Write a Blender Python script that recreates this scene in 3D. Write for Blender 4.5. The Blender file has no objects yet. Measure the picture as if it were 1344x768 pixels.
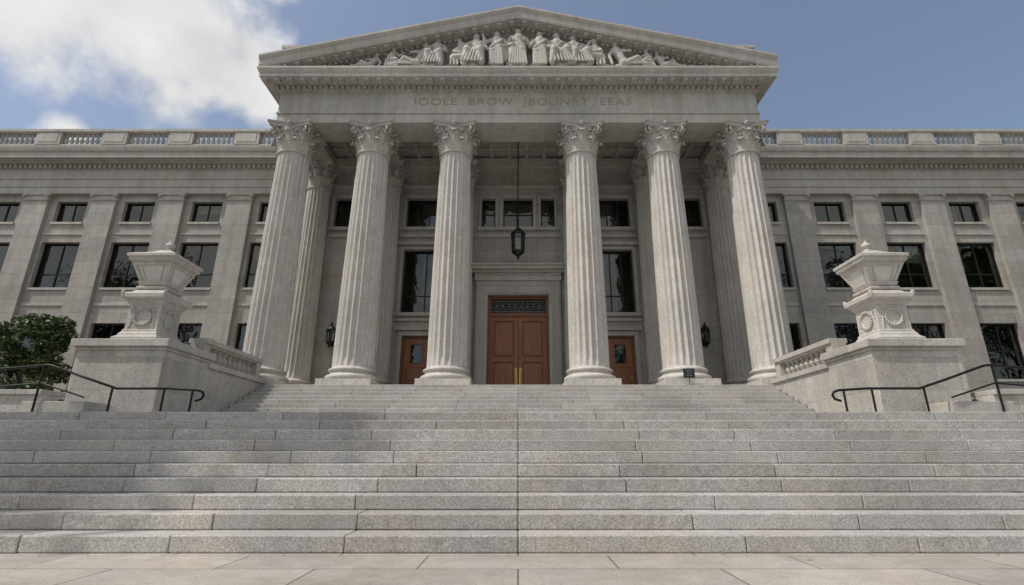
import bpy, math, random
from mathutils import Vector, Matrix, noise as mnoise
random.seed(7)
R=math.radians
scene=bpy.context.scene
GZ=-0.92   # pavement level (camera eye level is z=0)
# ------------------------------------------------------------------ helpers
class MB:
    def __init__(s): s.v=[]; s.f=[]
    def add(s,vs,fs):
        o=len(s.v); s.v+= [tuple(p) for p in vs]; s.f+=[tuple(i+o for i in f) for f in fs]
    def box(s,x0,x1,y0,y1,z0,z1):
        if x0>x1:x0,x1=x1,x0
        s.add([(x0,y0,z0),(x1,y0,z0),(x1,y1,z0),(x0,y1,z0),(x0,y0,z1),(x1,y0,z1),(x1,y1,z1),(x0,y1,z1)],
              [(0,3,2,1),(4,5,6,7),(0,1,5,4),(1,2,6,5),(2,3,7,6),(3,0,4,7)])
    def lathe(s,prof,cx,cy,seg=24,z=0,rot=0,caps=True):
        vs=[];fs=[]
        n=len(prof)
        for r,h in prof:
            for k in range(seg):
                a=rot+2*math.pi*k/seg
                vs.append((cx+r*math.cos(a),cy+r*math.sin(a),z+h))
        for i in range(n-1):
            for k in range(seg):
                k2=(k+1)%seg
                fs.append((i*seg+k,i*seg+k2,(i+1)*seg+k2,(i+1)*seg+k))
        if caps:
            fs.append(tuple(reversed(range(seg)))); fs.append(tuple((n-1)*seg+k for k in range(seg)))
        s.add(vs,fs)
    def sq(s,prof,cx,cy,z=0):
        s.lathe([(h*math.sqrt(2),zz) for h,zz in prof],cx,cy,4,z,math.pi/4)
    def strip(s,prof,path):
        """sweep a (o,z) profile: path is function o -> list of xy points"""
        rows=[[(p[0],p[1],z) for p in path(o)] for o,z in prof]
        m=len(rows[0]); vs=[p for r in rows for p in r]; fs=[]
        for i in range(len(rows)-1):
            for k in range(m-1):
                fs.append((i*m+k,i*m+k+1,(i+1)*m+k+1,(i+1)*m+k))
        s.add(vs,fs)
    def tube(s,pts,rad,seg=8):
        pts=[Vector(p) for p in pts]
        if not hasattr(rad,'__len__'): rad=[rad]*len(pts)
        up=None; vs=[];fs=[]
        for i,p in enumerate(pts):
            if i==0: t=pts[1]-p
            elif i==len(pts)-1: t=p-pts[i-1]
            else: t=(pts[i+1]-p).normalized()+(p-pts[i-1]).normalized()
            t.normalize()
            if up is None:
                up=t.orthogonal().normalized()
            up=(up-t*up.dot(t)).normalized()
            b=t.cross(up)
            for k in range(seg):
                a=2*math.pi*k/seg
                vs.append(p+(up*math.cos(a)+b*math.sin(a))*rad[i])
        for i in range(len(pts)-1):
            for k in range(seg):
                k2=(k+1)%seg
                fs.append((i*seg+k,i*seg+k2,(i+1)*seg+k2,(i+1)*seg+k))
        fs.append(tuple(reversed(range(seg)))); n=len(pts)-1
        fs.append(tuple(n*seg+k for k in range(seg)))
        s.add(vs,fs)
    def cap(s,p1,r1,p2,r2,seg=12):
        p1=Vector(p1);p2=Vector(p2); d=p2-p1; L=d.length
        if L<1e-5: d=Vector((0,0,1)); 
        t=d.normalized(); pts=[];rr=[]
        for k in range(5):
            a=math.pi/2*(1-k/4.0); pts.append(p1-t*r1*math.sin(a)); rr.append(max(r1*math.cos(a),.002))
        for k in range(5):
            a=math.pi/2*k/4.0; pts.append(p2+t*r2*math.sin(a)); rr.append(max(r2*math.cos(a),.002))
        u=t.orthogonal().normalized(); b=t.cross(u); vs=[];fs=[]
        for p,r in zip(pts,rr):
            for k in range(seg):
                a=2*math.pi*k/seg; vs.append(p+(u*math.cos(a)+b*math.sin(a))*r)
        for i in range(9):
            for k in range(seg):
                k2=(k+1)%seg; fs.append((i*seg+k,i*seg+k2,(i+1)*seg+k2,(i+1)*seg+k))
        fs.append(tuple(reversed(range(seg)))); fs.append(tuple(9*seg+k for k in range(seg)))
        s.add(vs,fs)
    def make(s,name,mat,parent=None,smooth=False,bevel=0,angle=35):
        me=bpy.data.meshes.new(name); me.from_pydata(s.v,[],s.f); me.update()
        if mat: me.materials.append(mat)
        ob=bpy.data.objects.new(name,me); scene.collection.objects.link(ob)
        if parent: ob.parent=parent
        if smooth:
            try: me.shade_smooth()
            except Exception:
                for p in me.polygons: p.use_smooth=True
            if smooth!='all':
                try: me.set_sharp_from_angle(angle=R(angle))
                except Exception: pass
        if bevel:
            m=ob.modifiers.new('bevel','BEVEL'); m.width=bevel; m.segments=2; m.limit_method='ANGLE'
        return ob
def empty(name,loc=(0,0,0)):
    e=bpy.data.objects.new(name,None); scene.collection.objects.link(e); e.location=loc; e.empty_display_size=.3
    return e
# ------------------------------------------------------------------ materials
def mathn(nt,op,a,b=None,c=None,clamp=False):
    n=nt.nodes.new('ShaderNodeMath'); n.operation=op; n.use_clamp=clamp
    for i,x in enumerate((a,b,c)):
        if x is None: continue
        if isinstance(x,(int,float)): n.inputs[i].default_value=x
        else: nt.links.new(x,n.inputs[i])
    return n.outputs[0]
def rng(nt,x,a,b,c,d):
    n=nt.nodes.new('ShaderNodeMapRange'); n.inputs[1].default_value=a;n.inputs[2].default_value=b;n.inputs[3].default_value=c;n.inputs[4].default_value=d
    nt.links.new(x,n.inputs[0]); return n.outputs[0]
def base_mat(name):
    m=bpy.data.materials.new(name); m.use_nodes=True; nt=m.node_tree
    return m,nt,nt.nodes['Principled BSDF']
def noise(nt,vec,scale,detail=4,rough=.55,dist=0):
    n=nt.nodes.new('ShaderNodeTexNoise'); n.inputs['Scale'].default_value=scale; n.inputs['Detail'].default_value=detail
    n.inputs['Roughness'].default_value=rough; n.inputs['Distortion'].default_value=dist
    nt.links.new(vec,n.inputs['Vector']); return n.outputs['Fac']
def mapping(nt,vec,sc):
    n=nt.nodes.new('ShaderNodeMapping'); n.inputs['Scale'].default_value=sc; nt.links.new(vec,n.inputs['Vector']); return n.outputs[0]
def colmul(nt,col,fac):
    n=nt.nodes.new('ShaderNodeVectorMath'); n.operation='SCALE'
    if isinstance(col,tuple): n.inputs[0].default_value=col
    else: nt.links.new(col,n.inputs[0])
    nt.links.new(fac,n.inputs['Scale']); return n.outputs[0]
def stone(name,base,ashlar=None,spec=30,specamt=.16,island=0,large=.12,streak=.2,bump=.25,rough=.72,horiz=False,mortar=.55,tint=(1.0,.955,.885),mid=.12,midscale=3.2):
    m,nt,bs=base_mat(name)
    tc=nt.nodes.new('ShaderNodeTexCoord').outputs['Object']
    f=rng(nt,noise(nt,tc,.5,4,.6),.3,.7,1-large,1+large*.6)
    if streak:
        st=rng(nt,noise(nt,mapping(nt,tc,(3.4,3.4,.16)),1.0,5,.62),.42,.72,1.0,1-streak)
        f=mathn(nt,'MULTIPLY',f,st)
    mdn=noise(nt,tc,midscale,6,.72,.8)
    f=mathn(nt,'MULTIPLY',f,rng(nt,mdn,.32,.68,1-mid,1+mid))
    sp=noise(nt,tc,spec,2,.8); spm=rng(nt,sp,.33,.67,1-specamt,1+specamt)
    f=mathn(nt,'MULTIPLY',f,spm)
    hgt=mathn(nt,'ADD',mathn(nt,'MULTIPLY',sp,.3),mathn(nt,'MULTIPLY',mdn,.6))
    if island:
        g=nt.nodes.new('ShaderNodeNewGeometry').outputs['Random Per Island']
        f=mathn(nt,'MULTIPLY',f,rng(nt,g,0,1,1-island,1+island*.7))
    if ashlar:
        sx=nt.nodes.new('ShaderNodeSeparateXYZ'); nt.links.new(tc,sx.inputs[0])
        cb=nt.nodes.new('ShaderNodeCombineXYZ')
        if horiz:
            nt.links.new(sx.outputs[0],cb.inputs[0]); nt.links.new(sx.outputs[1],cb.inputs[1])
        else:
            gn=nt.nodes.new('ShaderNodeNewGeometry'); sn=nt.nodes.new('ShaderNodeSeparateXYZ'); nt.links.new(gn.outputs['True Normal'],sn.inputs[0])
            s_=mathn(nt,'GREATER_THAN',mathn(nt,'ABSOLUTE',sn.outputs[0]),.5)
            xx=mathn(nt,'ADD',mathn(nt,'MULTIPLY',sx.outputs[0],mathn(nt,'SUBTRACT',1.0,s_)),mathn(nt,'MULTIPLY',sx.outputs[1],s_))
            nt.links.new(xx,cb.inputs[0]); nt.links.new(sx.outputs[2],cb.inputs[1])
        br=nt.nodes.new('ShaderNodeTexBrick'); nt.links.new(cb.outputs[0],br.inputs['Vector'])
        br.inputs['Color1'].default_value=(.88,.88,.88,1); br.inputs['Color2'].default_value=(1.07,1.07,1.07,1); br.inputs['Mortar'].default_value=(mortar,)*3+(1,)
        br.inputs['Scale'].default_value=1; br.inputs['Mortar Size'].default_value=ashlar[2] if len(ashlar)>2 else .008; br.inputs['Mortar Smooth'].default_value=.3
        br.inputs['Brick Width'].default_value=ashlar[0]; br.inputs['Row Height'].default_value=ashlar[1]; br.offset=.5
        sr=nt.nodes.new('ShaderNodeSeparateColor'); nt.links.new(br.outputs['Color'],sr.inputs[0])
        f=mathn(nt,'MULTIPLY',f,sr.outputs[0])
        hgt=mathn(nt,'SUBTRACT',hgt,mathn(nt,'MULTIPLY',br.outputs['Fac'],1.2))
    mx=nt.nodes.new('ShaderNodeMix'); mx.data_type='RGBA'; 
    nt.links.new(rng(nt,noise(nt,tc,1.1,3),.4,.7,0,1),mx.inputs['Factor'])
    mx.inputs['A'].default_value=base+(1,); mx.inputs['B'].default_value=(base[0]*tint[0],base[1]*tint[1],base[2]*tint[2],1)
    nt.links.new(colmul(nt,mx.outputs['Result'],f),bs.inputs['Base Color'])
    bs.inputs['Roughness'].default_value=rough
    b=nt.nodes.new('ShaderNodeBump'); b.inputs['Strength'].default_value=bump; b.inputs['Distance'].default_value=.02
    nt.links.new(hgt,b.inputs['Height']); nt.links.new(b.outputs[0],bs.inputs['Normal'])
    return m
M_wall =stone('wall_limestone',(.41,.397,.372),ashlar=(1.5,.62,.008),mortar=.55,specamt=.12)
M_wing =stone('wing_limestone',(.39,.380,.360),ashlar=(1.6,.66,.008),mortar=.55,specamt=.12)
M_trim =stone('trim_limestone',(.45,.439,.413),specamt=.12,bump=.2)
M_ent  =stone('entablature_limestone',(.47,.459,.433),ashlar=(2.3,3.0,.006),mortar=.7,specamt=.12)
M_col  =stone('column_limestone',(.545,.533,.507),spec=20,specamt=.17,streak=.14,bump=.2)
M_carve=stone('carved_limestone',(.50,.487,.460),spec=25,specamt=.14,large=.15,streak=.2,bump=.5,midscale=6)
M_step =stone('step_granite',(.42,.414,.402),spec=48,specamt=.36,island=.13,large=.16,streak=0,bump=.45,rough=.6,mid=.14,midscale=6)
M_block=stone('pedestal_granite',(.47,.458,.432),ashlar=(1.7,.8,.006),mortar=.6,spec=36,specamt=.28,bump=.4)
M_pave =stone('paving_stone',(.43,.405,.365),ashlar=(1.75,.62,.009),horiz=True,mortar=.32,spec=48,specamt=.18,bump=.4,rough=.6,large=.2,streak=0,mid=.14)
M_joint=stone('dark_joint',(.10,.098,.095))
M_ceil =stone('porch_ceiling_plaster',(.40,.39,.365),specamt=.05,bump=.1)
def simple(name,col,rough=.5,metal=0,var=.2,scale=8,bump=.1):
    m,nt,bs=base_mat(name); tc=nt.nodes.new('ShaderNodeTexCoord').outputs['Object']
    nf=noise(nt,tc,scale,4,.6)
    nt.links.new(colmul(nt,col,rng(nt,nf,.3,.7,1-var,1+var)),bs.inputs['Base Color'])
    bs.inputs['Roughness'].default_value=rough; bs.inputs['Metallic'].default_value=metal
    b=nt.nodes.new('ShaderNodeBump'); b.inputs['Strength'].default_value=bump; b.inputs['Distance'].default_value=.01
    nt.links.new(nf,b.inputs['Height']); nt.links.new(b.outputs[0],bs.inputs['Normal']); return m
M_bronze=simple('dark_bronze',(.028,.026,.024),.45,.6)
M_iron=simple('black_iron',(.022,.022,.024),.42,.7)
M_brass=simple('brass',(.62,.42,.14),.3,1)
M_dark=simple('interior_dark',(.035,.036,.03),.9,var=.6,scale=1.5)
M_blind=simple('window_blind',(.42,.40,.36),.8,var=.1)
M_lampglass=simple('frosted_panel',(.62,.61,.58),.35,var=.12,scale=3)
M_letter=simple('carved_gilt_letter',(.33,.285,.20),.6,.0)
M_signblack=simple('sign_black',(.02,.02,.022),.4)
M_signwhite=simple('sign_print',(.6,.6,.6),.5)
M_bark=simple('bark',(.09,.07,.05),.9,var=.4,scale=12,bump=.6)
def wood(name,c1,c2):
    m,nt,bs=base_mat(name); tc=nt.nodes.new('ShaderNodeTexCoord').outputs['Object']
    n1=noise(nt,mapping(nt,tc,(14,14,1.1)),1.5,6,.6,1.2)
    r=nt.nodes.new('ShaderNodeValToRGB'); r.color_ramp.elements[0].color=c1+(1,); r.color_ramp.elements[1].color=c2+(1,)
    r.color_ramp.elements[0].position=.3; r.color_ramp.elements[1].position=.72
    nt.links.new(n1,r.inputs[0]); nt.links.new(r.outputs[0],bs.inputs['Base Color']); bs.inputs['Roughness'].default_value=.36
    return m
M_wood=wood('mahogany_door',(.15,.052,.020),(.35,.14,.050))
M_woodd=wood('mahogany_frame',(.11,.038,.016),(.25,.095,.036))
def glass():
    m=bpy.data.materials.new('window_glass'); m.use_nodes=True; nt=m.node_tree; nt.nodes.clear()
    o=nt.nodes.new('ShaderNodeOutputMaterial'); mx=nt.nodes.new('ShaderNodeMixShader')
    t=nt.nodes.new('ShaderNodeBsdfTransparent'); t.inputs[0].default_value=(.60,.66,.60,1)
    g=nt.nodes.new('ShaderNodeBsdfGlossy'); g.inputs['Roughness'].default_value=.02; g.inputs[0].default_value=(.88,.92,.88,1)
    f=nt.nodes.new('ShaderNodeFresnel'); f.inputs[0].default_value=1.8
    tc=nt.nodes.new('ShaderNodeTexCoord').outputs['Object']; b=nt.nodes.new('ShaderNodeBump'); b.inputs['Strength'].default_value=.5; b.inputs['Distance'].default_value=.04
    nt.links.new(noise(nt,tc,1.3,2),b.inputs['Height']); nt.links.new(b.outputs[0],g.inputs['Normal'])
    nt.links.new(f.outputs[0],mx.inputs[0]); nt.links.new(t.outputs[0],mx.inputs[1]); nt.links.new(g.outputs[0],mx.inputs[2]); nt.links.new(mx.outputs[0],o.inputs[0])
    return m
M_glass=glass()
def leafmat(name,c1,c2):
    m,nt,bs=base_mat(name)
    g=nt.nodes.new('ShaderNodeNewGeometry').outputs['Random Per Island']
    mx=nt.nodes.new('ShaderNodeMix'); mx.data_type='RGBA'; nt.links.new(g,mx.inputs['Factor'])
    mx.inputs['A'].default_value=c1+(1,); mx.inputs['B'].default_value=c2+(1,)
    nt.links.new(mx.outputs['Result'],bs.inputs['Base Color']); bs.inputs['Roughness'].default_value=.55
    return m
M_leaf=leafmat('foliage',(.035,.06,.015),(.10,.14,.035))
M_leaf2=leafmat('shrub_foliage',(.035,.06,.018),(.10,.14,.045))
M_fallen=leafmat('dry_leaf',(.22,.12,.04),(.30,.20,.08))
# ================================================================== COURTHOUSE
B=empty('courthouse')
FL=2.40      # porch floor
AR=13.5      # architrave underside
COLD=19.25   # column line
WALL=22.6; WING=24.0
COLX=[-9.6,-6.2,-2.68,2.68,6.2,9.6]
# ---- Corinthian column meshes
def column_shaft():
    m=MB(); H=AR-FL; zc=H-1.32; z0=.74; n=20; per=8; seg=n*per; vs=[];fs=[]; rows=22
    for i in range(rows+1):
        t=i/rows; z=z0+(zc-z0)*t
        r=.755-.115*(t**1.6)
        fade=min(1,t/.015,(1-t)/.015) 
        for k in range(seg):
            a=2*math.pi*k/seg; u=(k%per)/per
            d=0 if u<.2 else math.sin((u-.2)/.8*math.pi)**.6
            vs.append(((r-.09*d*fade)*math.cos(a),(r-.09*d*fade)*math.sin(a),z))
    for i in range(rows):
        for k in range(seg):
            k2=(k+1)%seg; fs.append((i*seg+k,i*seg+k2,(i+1)*seg+k2,(i+1)*seg+k))
    m.add(vs,fs); 
    return m
def column_base():
    m=MB(); m.sq([(.98,0),(.98,.26)],0,0)
    prof=[(.97,.262)]
    for k in range(9):
        a=-math.pi/2+math.pi*k/8; prof.append((.88+.09*math.cos(a),.36+.09*math.sin(a)))
    prof+=[(.86,.47),(.81,.50),(.79,.54),(.81,.57),(.84,.58)]
    for k in range(7):
        a=-math.pi/2+math.pi*k/6; prof.append((.82+.055*math.cos(a),.64+.055*math.sin(a)))
    prof+=[(.78,.71),(.765,.745),(.74,.78)]
    m.lathe(prof,0,0,48); return m
def leaf(m,a,r0,z0,h,w,out,curl):
    nu,nv=12,6; vs=[]; fs=[]
    ca,sa=math.cos(a),math.sin(a)
    for i in range(nu+1):
        u=i/nu
        if u<.7:
            r=r0+out*(u/.7)**2; z=z0+h*(u/.7)
        else:
            th=(u-.7)/.3*math.pi*1.05; r=r0+out+curl*(1-math.cos(th)); z=z0+h+curl*math.sin(th)
        ww=w*(.72+.4*math.sin(min(1,u/.75)*math.pi*.75))*(1+.16*math.sin(u*30)); 
        if u>.75: ww*=max(.25,1-(u-.75)*2.4)
        for j in range(nv+1):
            v=j/nv*2-1
            rr=r+.035*(1-abs(v))**1.0-.05*v*v*(1 if u<.7 else .3)+.012*math.cos(v*9)
            t=ww*v
            vs.append((rr*ca-t*sa,rr*sa+t*ca,z))
    for i in range(nu):
        for j in range(nv):
            q=i*(nv+1)+j; fs.append((q,q+1,q+nv+2,q+nv+1))
    m.add(vs,fs)
def column_capital():
    m=MB()
    m.lathe([(.66,-.06),(.71,-.03),(.71,.02),(.66,.05),(.62,.08),(.62,.5),(.66,.85),(.78,1.08),(.80,1.12)],0,0,40)
    for k in range(8): leaf(m,2*math.pi*(k+.5)/8,.65,.04,.40,.225,.11,.09)
    for k in range(8): leaf(m,2*math.pi*k/8,.63,.06,.74,.20,.15,.10)
    for k in range(8):
        a=2*math.pi*(k+.5)/8; leaf(m,a,.64,.5,.38,.12,.10,.06)
    for k in range(4):          # corner volutes
        a=math.pi/4+k*math.pi/2; d=Vector((math.cos(a),math.sin(a),0)); s=Vector((-math.sin(a),math.cos(a),0))
        for off in (-.075,.075):
            pts=[];rad=[]
            for i in range(6):
                t=i/5; pts.append(d*(.66+.22*t*t)+s*(off*(1+2*(1-t)))+Vector((0,0,.55+.5*t))); rad.append(.035+.02*t)
            c=d*.95+s*off+Vector((0,0,.97))
            for i in range(18):
                th=math.pi*.75-i*.5; rr=.15*(1-i/20.0); pts.append(c+d*(rr*math.cos(th))+Vector((0,0,rr*math.sin(th)))); rad.append(.05*(1-i/30))
            m.tube(pts,rad,6)
    for k in range(4):          # inner helices and fleuron
        a=k*math.pi/2; d=Vector((math.cos(a),math.sin(a),0)); s=Vector((-math.sin(a),math.cos(a),0))
        for sg in (-1,1):
            pts=[];rad=[]
            for i in range(5):
                t=i/4; pts.append(d*(.68+.08*t)+s*(sg*(.32-.12*t))+Vector((0,0,.62+.36*t))); rad.append(.03)
            c=d*.78+s*(sg*.12)+Vector((0,0,.97))
            for i in range(10):
                th=i*.6; rr=.08*(1-i/11); pts.append(c+s*(sg*rr*math.cos(th))+Vector((0,0,rr*math.sin(th)))); rad.append(.03)
            m.tube(pts,rad,6)
        m.cap(d*.84+Vector((0,0,1.2)),.10,d*.88+Vector((0,0,1.22)),.08)
    def ab(hw,z,cut=.12):
        pts=[]
        for k in range(4):
            a=k*math.pi/2; 
            for i in range(9):
                t=-1+2*i/8
                x=hw-cut*(1-t*t)*1.2; y=t*(hw-.07)
                pts.append((x*math.cos(a)-y*math.sin(a),x*math.sin(a)+y*math.cos(a),z))
        return pts
    layers=[ab(.84,1.12),ab(.88,1.17),ab(.88,1.23),ab(.93,1.25),ab(.95,1.32)]
    n=len(layers[0]); vs=[p for l in layers for p in l]; fs=[]
    for i in range(len(layers)-1):
        for k in range(n):
            k2=(k+1)%n; fs.append((i*n+k,i*n+k2,(i+1)*n+k2,(i+1)*n+k))
    fs.append(tuple(reversed(range(n)))); fs.append(tuple((len(layers)-1)*n+k for k in range(n)))
    m.add(vs,fs); return m
sh=column_shaft().make('shaft',M_col,smooth='all'); ba=column_base().make('column_base',M_col,smooth=True); ca=column_capital().make('capital',M_carve,smooth=True,angle=50)
protos=[(sh,0),(ba,0),(ca,AR-FL-1.32)]
def place_column(x,y,sxy,tag):
    for o,dz in protos:
        c=bpy.data.objects.new(tag+'_'+o.name.split('.')[0],o.data); scene.collection.objects.link(c)
        c.location=(x,y,FL+dz); c.scale=(sxy,sxy,1); c.parent=B; c.rotation_euler[2]=0
for x in COLX:
    place_column(x,COLD,1,'column'); place_column(x,22.15,.80,'engaged_column')
for o,_ in protos: bpy.data.objects.remove(o)
# ---- walls with openings
def wall(m,x0,x1,z0,z1,y,ops,dep=.34,faces=True):
    xs=sorted(set([x0,x1]+[a for o in ops for a in (o[0],o[1])])); zs=sorted(set([z0,z1]+[a for o in ops for a in (o[2],o[3])]))
    for i in range(len(xs)-1):
        for j in range(len(zs)-1):
            cx=(xs[i]+xs[i+1])/2; cz=(zs[j]+zs[j+1])/2
            if any(o[0]<cx<o[1] and o[2]<cz<o[3] for o in ops): continue
            m.add([(xs[i],y,zs[j]),(xs[i+1],y,zs[j]),(xs[i+1],y,zs[j+1]),(xs[i],y,zs[j+1])],[(0,1,2,3)])
    for a,b,c,d in [(o[0],o[1],o[2],o[3]) for o in ops]:
        m.add([(a,y,c),(b,y,c),(b,y,d),(a,y,d),(a,y+dep,c),(b,y+dep,c),(b,y+dep,d),(a,y+dep,d)],[(0,4,5,1),(1,5,6,2),(2,6,7,3),(3,7,4,0)])
fr=MB(); gl=MB(); dk=MB(); bl=MB()
def window(a,b,c,d,y,cols=2,rows=(),blind=None):
    t=.06; yf=y+.20
    fr.box(a,a+t,yf,yf+.09,c,d); fr.box(b-t,b,yf,yf+.09,c,d); fr.box(a+t,b-t,yf,yf+.09,c,c+t); fr.box(a+t,b-t,yf,yf+.09,d-t,d)
    for k in range(1,cols):
        x=a+(b-a)*k/cols; fr.box(x-.025,x+.025,yf+.01,yf+.08,c+t,d-t)
    for r_ in rows:
        z=c+(d-c)*r_; fr.box(a+t,b-t,yf+.015,yf+.075,z-.025,z+.025)
    tl=random.uniform(-.012,.012); tl2=random.uniform(-.012,.012)
    gl.add([(a,yf+.05+tl,c),(b,yf+.05-tl2,c),(b,yf+.05-tl,d),(a,yf+.05+tl2,d)],[(0,1,2,3)])
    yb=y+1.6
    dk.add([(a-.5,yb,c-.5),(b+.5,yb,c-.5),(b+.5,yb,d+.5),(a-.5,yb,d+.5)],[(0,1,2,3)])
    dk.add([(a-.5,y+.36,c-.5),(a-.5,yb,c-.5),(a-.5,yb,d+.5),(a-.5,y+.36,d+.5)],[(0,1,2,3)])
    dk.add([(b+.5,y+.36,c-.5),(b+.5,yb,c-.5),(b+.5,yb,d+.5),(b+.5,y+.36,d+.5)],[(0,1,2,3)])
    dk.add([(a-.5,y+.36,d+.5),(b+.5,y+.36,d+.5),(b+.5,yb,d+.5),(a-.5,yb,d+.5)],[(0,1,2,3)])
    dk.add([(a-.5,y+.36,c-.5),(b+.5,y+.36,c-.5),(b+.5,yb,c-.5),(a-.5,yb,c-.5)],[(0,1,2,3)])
    if blind:
        x0=a+t+(b-a)*blind[0]; x1=a+t+(b-a-2*t)*blind[1]; 
        n=14
        for k in range(n):
            xx0=x0+(x1-x0)*k/n; xx1=x0+(x1-x0)*(k+1)/n; 
            y0_=yf+.3+.03*(k%2); y1_=yf+.3+.03*((k+1)%2)
            bl.add([(xx0,y0_,c+(d-c)*blind[2]),(xx1,y1_,c+(d-c)*blind[2]),(xx1,y1_,d),(xx0,y0_,d)],[(0,1,2,3)])
tr=MB()
pops=[]
def pw(a,b,c,d,**k):
    pops.append((a,b,c,d)); window(a,b,c,d,WALL,**k)
pw(-.72,.72,10.5,12.06,cols=2,rows=(.5,)); pw(-1.77,-1.10,10.5,12.06,cols=1,rows=(.5,)); pw(1.10,1.77,10.5,12.06,cols=1,rows=(.5,))
for s in (-1,1):
    a,b=sorted((s*3.8,s*5.4)); pw(a,b,10.5,12.06,cols=3,rows=(.5,)); pw(a,b,6.25,9.36,cols=3,rows=(.28,),blind=(.0,.55,.1) if s>0 else (.5,1,.2))
    a,b=sorted((s*7.3,s*8.9)); pw(a,b,10.5,12.06,cols=3,rows=(.5,))
DOOR=(-1.39,1.39,FL,7.09); pops.append(DOOR)
SD=[(-5.22,-3.92,FL,5.19),(3.92,5.22,FL,5.19)]; pops+=SD
wl=MB(); wall(wl,-10.6,10.6,FL,14.3,WALL,pops,.34)
for s in (-1,1):
    wl.add([(s*10.6,WALL,FL-2),(s*10.6,WING+.3,FL-2),(s*10.6,WING+.3,14.3),(s*10.6,WALL,14.3)],[(0,1,2,3)])
wl.make('porch_wall',M_wall,B)
def surround(a,b,c,d,y,w=.16,p=.07,sill=True):
    tr.box(a-w,a,y-p,y+.02,c,d+w); tr.box(b,b+w,y-p,y+.02,c,d+w); tr.box(a,b,y-p+.002,y+.02,d,d+w)
    if sill: tr.box(a-w-.08,b+w+.08,y-p-.08,y+.02,c-.16,c)
for s in (-1,1):
    for (a,b) in ((3.8,5.4),(7.3,8.9)):
        a,b=sorted((s*a,s*b)); surround(a,b,10.5,12.06,WALL)
    a,b=sorted((s*3.8,s*5.4)); surround(a,b,6.25,9.36,WALL); tr.box(a-.3,b+.3,WALL-.2,WALL+.02,9.56,9.72)
    a,b=sorted((s*3.92,s*5.22)); surround(a,b,FL,5.19,WALL,w=.2,sill=False); tr.box(a-.32,b+.32,WALL-.18,WALL+.02,5.42,5.56)
surround(-.72,.72,10.5,12.06,WALL)
for s in (-1,1):
    a,b=sorted((s*1.10,s*1.77)); surround(a,b,10.5,12.06,WALL,w=.12,p=.06)
segs=[(-9.0,-6.8),(-5.6,-3.3),(-2.05,2.05),(3.3,5.6),(6.8,9.0)]
for a,b in segs:
    tr.box(a,b,WALL-.10,WALL+.02,9.98,10.16); tr.box(a,b,WALL-.16,WALL+.02,12.55,12.7); tr.box(a,b,WALL-.10,WALL+.02,12.7,12.78)
for a,b in ((-5.6,-3.3),(3.3,5.6)): tr.box(a,b,WALL-.12,WALL+.02,5.86,5.98)
tr.box(-1.95,-1.39,WALL-.16,WALL+.02,FL,7.75); tr.box(1.39,1.95,WALL-.16,WALL+.02,FL,7.75); tr.box(-1.39,1.39,WALL-.158,WALL+.02,7.09,7.75)
tr.box(-1.55,-1.45,WALL-.2,WALL-.162,FL,7.25); tr.box(1.45,1.55,WALL-.2,WALL-.162,FL,7.25); tr.box(-1.45,1.45,WALL-.2,WALL-.162,7.15,7.25)
tr.box(-1.88,-1.78,WALL-.2,WALL-.162,FL,7.6); tr.box(1.78,1.88,WALL-.2,WALL-.162,FL,7.6); tr.box(-1.78,1.78,WALL-.2,WALL-.162,7.5,7.6)
tr.box(-2.0,2.0,WALL-.24,WALL+.02,7.752,8.12)
tr.box(-2.12,2.12,WALL-.34,WALL+.02,8.122,8.24); tr.box(-2.25,2.25,WALL-.50,WALL+.02,8.242,8.40); tr.box(-2.3,2.3,WALL-.56,WALL+.02,8.402,8.5)
for i in range(26):
    x=-2.0+4.0*(i+.5)/26; tr.box(x-.045,x+.045,WALL-.30,WALL-.242,8.0,8.115)
tr.make('porch_trim',M_trim,B,bevel=.008)
# ---- doors
wd=MB(); wf=MB(); br=MB()
yd=WALL+.18
wf.box(-1.39,-1.27,yd-.06,yd+.12,FL,7.09); wf.box(1.27,1.39,yd-.06,yd+.12,FL,7.09); wf.box(-1.27,1.27,yd-.06,yd+.12,6.95,7.09); wf.box(-1.27,1.27,yd-.08,yd+.12,6.12,6.30)
def leafdoor(x0,x1,z0,z1,panels):
    wd.box(x0,x1,yd+.03,yd+.08,z0,z1)
    st=.16
    wd.box(x0,x0+st,yd-.02,yd+.028,z0,z1); wd.box(x1-st,x1,yd-.02,yd+.028,z0,z1)
    for (a,b) in panels['rails']: wd.box(x0+st,x1-st,yd-.02,yd+.028,a,b)
    for (a,b) in panels['pan']:
        m=.09; wd.box(x0+st+m,x1-st-m,yd-.01,yd+.028,a+m,b-m)
        wf.box(x0+st,x1-st,yd-.04,yd-.0,a,a+.035); wf.box(x0+st,x1-st,yd-.04,yd-.0,b-.035,b)
        wf.box(x0+st,x0+st+.035,yd-.04,yd-.0,a+.035,b-.035); wf.box(x1-st-.035,x1-st,yd-.04,yd-.0,a+.035,b-.035)
PN={'rails':[(FL,FL+.3),(4.05,4.27),(5.93,6.12)],'pan':[(FL+.3,4.05),(4.27,5.93)]}
leafdoor(-1.27,-.008,FL,6.12,PN); leafdoor(.008,1.27,FL,6.12,PN)
for s in (-1,1):
    br.box(s*.05,s*.16,yd-.05,yd-.022,2.9,3.75); br.tube([(s*.12,yd-.05,3.0),(s*.12,yd-.13,3.06),(s*.12,yd-.13,3.6),(s*.12,yd-.05,3.66)],.022)
gr=MB(); 
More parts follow.
